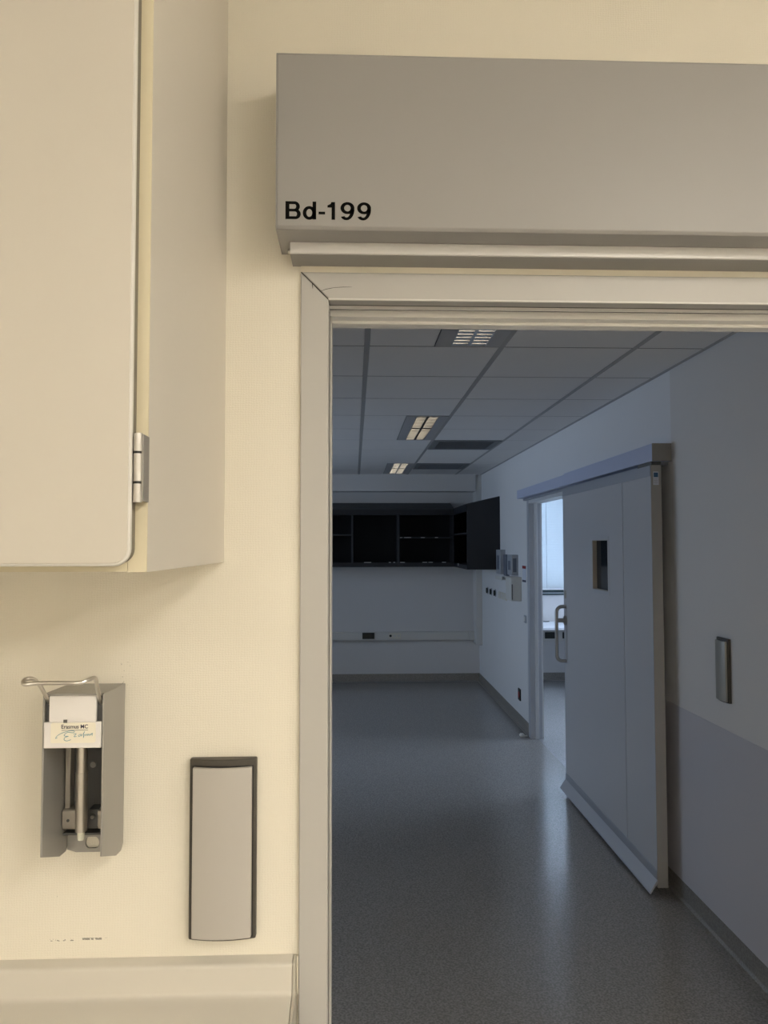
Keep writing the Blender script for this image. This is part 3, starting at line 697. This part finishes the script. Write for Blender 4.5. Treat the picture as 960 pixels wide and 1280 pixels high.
# ---- things on the right wall between the cabinet and the sliding door
def holder(label, y0, y1, z0, z1, dep, m_, inset):
    t = thing('glove_holder', label, 'holder', (XW, (y0+y1)/2, z0), 'holders on the right wall')
    box('shell', m_, t, XW-dep, XW, y0+.006, y1, z0, z1, bevel=.004)
    box('side_plate', m_, t, XW-dep, XW, y0, y0+.006, z0, z1, bevel=.003)
    if inset: box('side_slot', 'slate_plastic', t, XW-dep*.80, XW-dep*.28, y0-.0012, y0+.001, z0+.03, z1-.035, bevel=.0005)
    box('front_slot', 'slate_plastic', t, XW-dep-.0012, XW-dep+.001, y0+.05, y1-.04, z0+.05, z1-.06, bevel=.0005)
    return t
holder('tall grey holder on the right wall half hidden by the dark end panel', 7.97, 8.20, 1.410, 1.668, .055, 'grey_plastic', False)
holder('slim slate holder on the right wall, middle of three', 7.76, 7.90, 1.401, 1.620, .035, 'slate_plastic', False)
holder('grey holder with a dark slot, right above the paper dispenser', 7.34, 7.55, 1.424, 1.623, .066, 'grey_plastic', True)
t = thing('tray_shelf', 'small pale tray under the tall and slim holders', 'tray', (XW, 7.95, 1.355))
box('tray_base', 'offwhite_plastic', t, XW-.075, XW, 7.78, 8.14, 1.358, 1.366, bevel=.002)
box('tray_lip', 'offwhite_plastic', t, XW-.078, XW-.072, 7.78, 8.14, 1.356, 1.392, bevel=.001)
t = thing('paper_dispenser', 'off-white paper towel dispenser on the right wall beside the doorway', 'dispenser', (XW, 7.3, 1.184))
box('body', 'offwhite_plastic', t, 1.480, XW, 7.20, 7.46, 1.186, 1.409, bevel=.008)
box('side_slot', 'gasket_dark', t, 1.486, 1.497, 7.1985, 7.203, 1.20, 1.345, bevel=.001)
box('lid', 'offwhite_plastic', t, 1.477, XW, 7.197, 7.463, 1.396, 1.412, bevel=.003)
t = thing('door_notice', 'narrow red, white and navy notice beside the doorway', 'sign', (XW, 7.07, 1.373))
box('plate', 'sign_white', t, XW-.004, XW, 7.0, 7.14, 1.373, 1.524)
box('red_band', 'sign_red', t, XW-.006, XW-.0035, 7.0, 7.14, 1.497, 1.524)
box('navy_band', 'sign_navy', t, XW-.006, XW-.0035, 7.0, 7.14, 1.373, 1.392)
names = ['round black wall outlet nearest the back corner', 'round black wall outlet, middle of the three', 'round black wall outlet nearest the cream sockets']
for lab, y in zip(names, (9.033, 8.795, 8.544)):
    t = thing('gas_outlet', lab, 'outlet', (XW, y, 1.18), 'round black wall outlets')
    MB().tube([(XW-.006, y, 1.18), (XW, y, 1.18)], .043, 24).build('collar', 'grey_plastic', t)
    MB().tube([(XW-.022, y, 1.18), (XW-.005, y, 1.18)], .032, 24).build('outlet_body', 'socket_black', t)
t = thing('wall_socket_row', 'cream row of three sockets on the right wall', 'socket', (XW, 8.1, 1.14))
box('back_plate', 'socket_cream', t, XW-.006, XW, 7.89, 8.33, 1.138, 1.213, bevel=.002)
for k in range(3):
    y0 = 7.90+.145*k
    p = box('face_plate', 'socket_cream', t, XW-.016, XW-.005, y0, y0+.13, 1.143, 1.208, bevel=.003)
    MB().tube([(XW-.0165, y0+.065, 1.1755), (XW-.0150, y0+.065, 1.1755)], .02, 16).build('outlet', 'trunking', p)
t = thing('light_switch', 'small grey light switch beside the doorway frame', 'switch', (XW, 7.04, 1.0))
box('back_plate', 'grey_plastic', t, XW-.010, XW, 7.0, 7.08, .998, 1.068, bevel=.003)
box('rocker', 'offwhite_plastic', t, XW-.014, XW-.008, 7.015, 7.065, 1.012, 1.054, bevel=.002)
t = thing('low_socket', 'single black socket low on the right wall above the floor', 'socket', (XW, 7.31, .24))
box('face_plate', 'socket_black', t, XW-.012, XW, 7.27, 7.36, .235, .345, bevel=.003)
box('red_insert', 'sign_red', t, XW-.0135, XW-.011, 7.285, 7.345, .262, .318, bevel=.001)
t = thing('door_guide', 'small white door guide on the floor beside the doorway frame', 'door guide', (1.507, 6.90, 0))
MB().prism([(1.485, 0), (1.53, 0), (1.53, .012), (1.52, .022), (1.495, .022), (1.485, .012)], 1, 6.86, 6.92).build('block', 'offwhite_plastic', t, bevel=.002)
box('guide_foot', 'offwhite_plastic', t, 1.525, 1.553, 6.875, 6.905, 0, .006, bevel=.001)

# ---- ceiling luminaires (switched off) and air grilles
def luminaire(label, y0, y1):
    x0, x1 = MX0+.302, MX0+.588
    t = thing('ceiling_luminaire', label, 'ceiling light', ((x0+x1)/2, (y0+y1)/2, ZC), 'louvred ceiling lights')
    lx0, lx1 = .424, .578; a0, a1 = y0+.012, y1-.012
    fl = MB(); fl.box(x0, lx0, a0, a1, ZC-.002, ZC+.004); fl.box(lx1, x1, a0, a1, ZC-.002, ZC+.004)
    fl.box(lx0, lx1, a0, a0+.006, ZC-.002, ZC+.004); fl.box(lx0, lx1, a1-.006, a1, ZC-.002, ZC+.004)
    fl.build('frame', 'fixture_white', t)
    hs = MB(); hs.box(lx0, lx1, a0, a1, ZC+.058, ZC+.066); hs.box(lx0-.004, lx0, a0, a1, ZC, ZC+.064); hs.box(lx1, lx1+.004, a0, a1, ZC, ZC+.064)
    hs.build('housing', 'fixture_white', t)
    xm = (lx0+lx1)/2
    for s_, (b0, b1) in enumerate(((lx0+.002, xm-.006), (xm+.006, lx1-.002))):
        bl = MB(); n = int((a1-a0-.012)/.048)
        for k in range(n+1):
            y = a0+.006+(a1-a0-.012)*k/n
            prof_ = [(.0008+.0145*(h/.03)**2, h) for h in (0, .003, .006, .009, .012, .015, .018, .022, .026, .03)]
            bl.prism([(y-a, ZC+.001+h) for a, h in prof_] + [(y+a, ZC+.001+h) for a, h in reversed(prof_)], 0, b0, b1)
        bl.sm = True
        bl.build('louvre_blades', 'louvre_alu', t, kind='stuff')
        MB().tube([((b0+b1)/2, a0+.02, ZC+.045), ((b0+b1)/2, a1-.02, ZC+.045)], .008, 12).build('lamp_tube', 'tube_white', t)
        for xa, xb in ((b0-.002, b0+.002), (b1-.002, b1+.002)):
            MB().prism([(xa, ZC-.001), (xb, ZC-.001), (xb, ZC+.03), (xa, ZC+.03)], 1, a0+.006, a1-.006).build('reflector_side', 'louvre_alu', t)
    box('centre_spine', 'louvre_alu', t, xm-.004, xm+.004, a0+.006, a1-.006, ZC-.001, ZC+.03)
    return t
luminaire('louvred ceiling light nearest the doorway, cut by the door head', MY0-1.2, MY0)
luminaire('louvred ceiling light midway along the dark room ceiling', MY0+1.8, MY0+3.0)
luminaire('louvred ceiling light nearest the back wall cabinets', MY0+4.8, MY0+6.0)
def air_grille(label, j):
    x0, x1 = MX0+MOD+.014, MX0+2*MOD-.014; y0, y1 = MY0+j*MOD+.006, MY0+(j+1)*MOD-.006
    t = thing('air_grille', label, 'air grille', ((x0+x1)/2, (y0+y1)/2, ZC), 'ceiling air grilles')
    fr = MB(); w = .05
    fr.box(x0, x1, y0, y0+w, ZC-.004, ZC+.004); fr.box(x0, x1, y1-w, y1, ZC-.004, ZC+.004); fr.box(x0, x0+w, y0+w, y1-w, ZC-.004, ZC+.004); fr.box(x1-w, x1, y0+w, y1-w, ZC-.004, ZC+.004)
    fr.build('frame', 'grille', t)
    box('backing', 'grille_dark', t, x0+w, x1-w, y0+w, y1-w, ZC+.014, ZC+.018)
    n = 16
    sl = MB()
    for k in range(n):
        y = y0+w+(y1-y0-2*w)*(k+.5)/n
        sl.prism([(y-.008, ZC), (y-.006, ZC-.002), (y+.008, ZC+.010), (y+.006, ZC+.012)], 0, x0+w, x1-w)
    sl.build('slats', 'grille', t, kind='stuff')
air_grille('dark square air grille in the ceiling beside the middle light', 5)
air_grille('dark square air grille in the ceiling close to the back wall', 8)

# ================================================================== WINDOWS, BLINDS AND ADJOINING ROOM
def window(n, x0, x1, mull):
    t = thing('window_%d' % n, None, None, ((x0+x1)/2, YB+.1, WZ0), kind='structure')
    f = MB(); w = .05; y0, y1 = YB+.09, YB+.15
    f.box(x0, x1, y0, y1, WZ0, WZ0+w); f.box(x0, x1, y0, y1, WZ1-w, WZ1); f.box(x0, x0+w, y0, y1, WZ0+w, WZ1-w); f.box(x1-w, x1, y0, y1, WZ0+w, WZ1-w)
    for m_ in mull: f.box(m_-.03, m_+.03, y0, y1, WZ0+w, WZ1-w)
    f.build('window_frame', 'window_dark', t)
    ed = [x0+w] + [q for m_ in mull for q in (m_-.03, m_+.03)] + [x1-w]
    for k in range(0, len(ed), 2): box('pane', 'window_glass', t, ed[k], ed[k+1], YB+.118, YB+.124, WZ0+w, WZ1-w)
    box('window_sill', 'window_dark', t, x0-.02, x1+.02, YB-.032, YB+.09, WZ0-.034, WZ0-.002, bevel=.003)
    box('sill_bead', 'grey_plastic', t, x0-.015, x1+.015, YB-.024, YB, WZ0-.047, WZ0-.034)
    box('sill_apron', 'window_dark', t, x0-.02, x1+.02, YB-.028, YB, WZ0-.066, WZ0-.047, bevel=.002)
def blind(label, x0, x1, tilt, zb):
    t = thing('venetian_blind', label, 'blind', ((x0+x1)/2, YB+.05, zb))
    yb = YB+.045
    box('head_rail', 'worktop_white', t, x0, x1, yb-.02, yb+.02, WZ1-.035, WZ1-.001)
    sl = MB(); p = .0215; z = zb+.02; c, s_ = math.cos(tilt)*.0125, math.sin(tilt)*.0125; th = .0003
    while z < WZ1-.05:
        sl.prism([(yb-c, z-s_), (yb, z+.0012), (yb+c, z+s_), (yb+c, z+s_+th), (yb, z+.0012+th), (yb-c, z-s_+th)], 0, x0+.005, x1-.005); z += p
    sl.build('slats', 'blind_slat', t, kind='stuff')
    box('bottom_rail', 'worktop_white', t, x0+.003, x1-.003, yb-.012, yb+.012, zb, zb+.012)
    k = x0+.18
    while k < x1-.05:
        box('ladder_cord', 'grey_plastic', t, k-.0025, k+.0025, yb-.0165, yb-.0145, zb+.01, WZ1-.035); k += .37
window(2, AX0, AX1, [3.05]); blind('bright backlit venetian blind seen through the half open side doorway', AX0+.01, AX1-.01, math.radians(72), WZ0+.003)

def side_window(n, x, y0, y1):
    t = thing('window_%d' % n, None, None, (x, (y0+y1)/2, WZ0), kind='structure')
    f = MB(); ym = (y0+y1)/2
    for a, b_, c, d in ((y0, y1, WZ0, WZ0+.05), (y0, y1, WZ1-.05, WZ1), (y0, y0+.05, WZ0+.05, WZ1-.05), (y1-.05, y1, WZ0+.05, WZ1-.05), (ym-.03, ym+.03, WZ0+.05, WZ1-.05)): f.box(x-.025, x+.025, a, b_, c, d)
    f.build('window_frame', 'window_dark', t)
    for a, b_ in ((y0+.05, ym-.03), (ym+.03, y1-.05)): box('pane', 'window_glass', t, x-.003, x+.003, a, b_, WZ0+.05, WZ1-.05)
side_window(1, XL-.05, WX0, WX1)
side_window(3, 5.25, SY0, SY1)
wt = thing('worktop', 'white worktop under the window of the adjoining room', 'worktop', (2.6, YB, .0))
box('top', 'worktop_white', wt, XW2+.02, 4.6, 8.90, YB-.003, .722, .748, bevel=.002)
for x in (1.9, 2.95, 4.5): box('support_baffle', 'worktop_white', wt, x-.012, x+.012, 8.92, YB-.01, 0, .722)  # middle one added out of view to block side light under the worktop
ct = thing('window_trunking', 'grey cable trunking under the worktop in the adjoining room', 'trunking', (2.6, YB, .5))
box('channel', 'trunking', ct, 1.92, 2.93, 9.63, YB, .50, .64, bevel=.003)
wall_socket('black_socket', 'black double socket under the worktop beyond the doorway', None, 2.405, 2.555, .535, .615, 9.63, 'socket_black', 2, 'cable_black')
wall_socket('black_socket', 'black socket under the worktop beside the door handle', None, 2.63, 2.78, .535, .615, 9.63, 'socket_black', 2, 'cable_black')
tag(MB().tube([(2.38, 9.60, .755), (2.41, 9.59, .753), (2.44, 9.60, .752), (2.46, 9.62, .752)], .005, 8).build('cable', 'cable_black', None), 'short black cable lying on the white worktop', 'cable')

# ================================================================== LAMPS OF THE NEAR ROOM
def panel_lamp(label, x0, x1, y0, y1):
    t = thing('panel_light', label, 'ceiling light', ((x0+x1)/2, (y0+y1)/2, NZC), 'panel lights of the near room')
    fr = MB(); w = .02
    fr.box(x0, x1, y0, y0+w, NZC-.025, NZC); fr.box(x0, x1, y1-w, y1, NZC-.025, NZC); fr.box(x0, x0+w, y0+w, y1-w, NZC-.025, NZC); fr.box(x1-w, x1, y0+w, y1-w, NZC-.025, NZC)
    fr.build('frame', 'lamp_housing', t)
    box('diffuser', 'lamp_diffuser', t, x0+w, x1-w, y0+w, y1-w, NZC-.018, NZC-.004)
panel_lamp('lit ceiling panel farthest to the right of the viewer', 2.3, 2.9, -1.1, .1)
panel_lamp('lit ceiling panel near the middle, right of the viewer', .9, 1.5, -1.5, -.3)
panel_lamp('lit ceiling panel at the rear left', -1.1, -.5, -3.8, -2.6)
panel_lamp('lit ceiling panel at the rear middle', .6, 1.2, -3.8, -2.6)
panel_lamp('lit ceiling panel at the rear right', 2.3, 2.9, -3.8, -2.6)
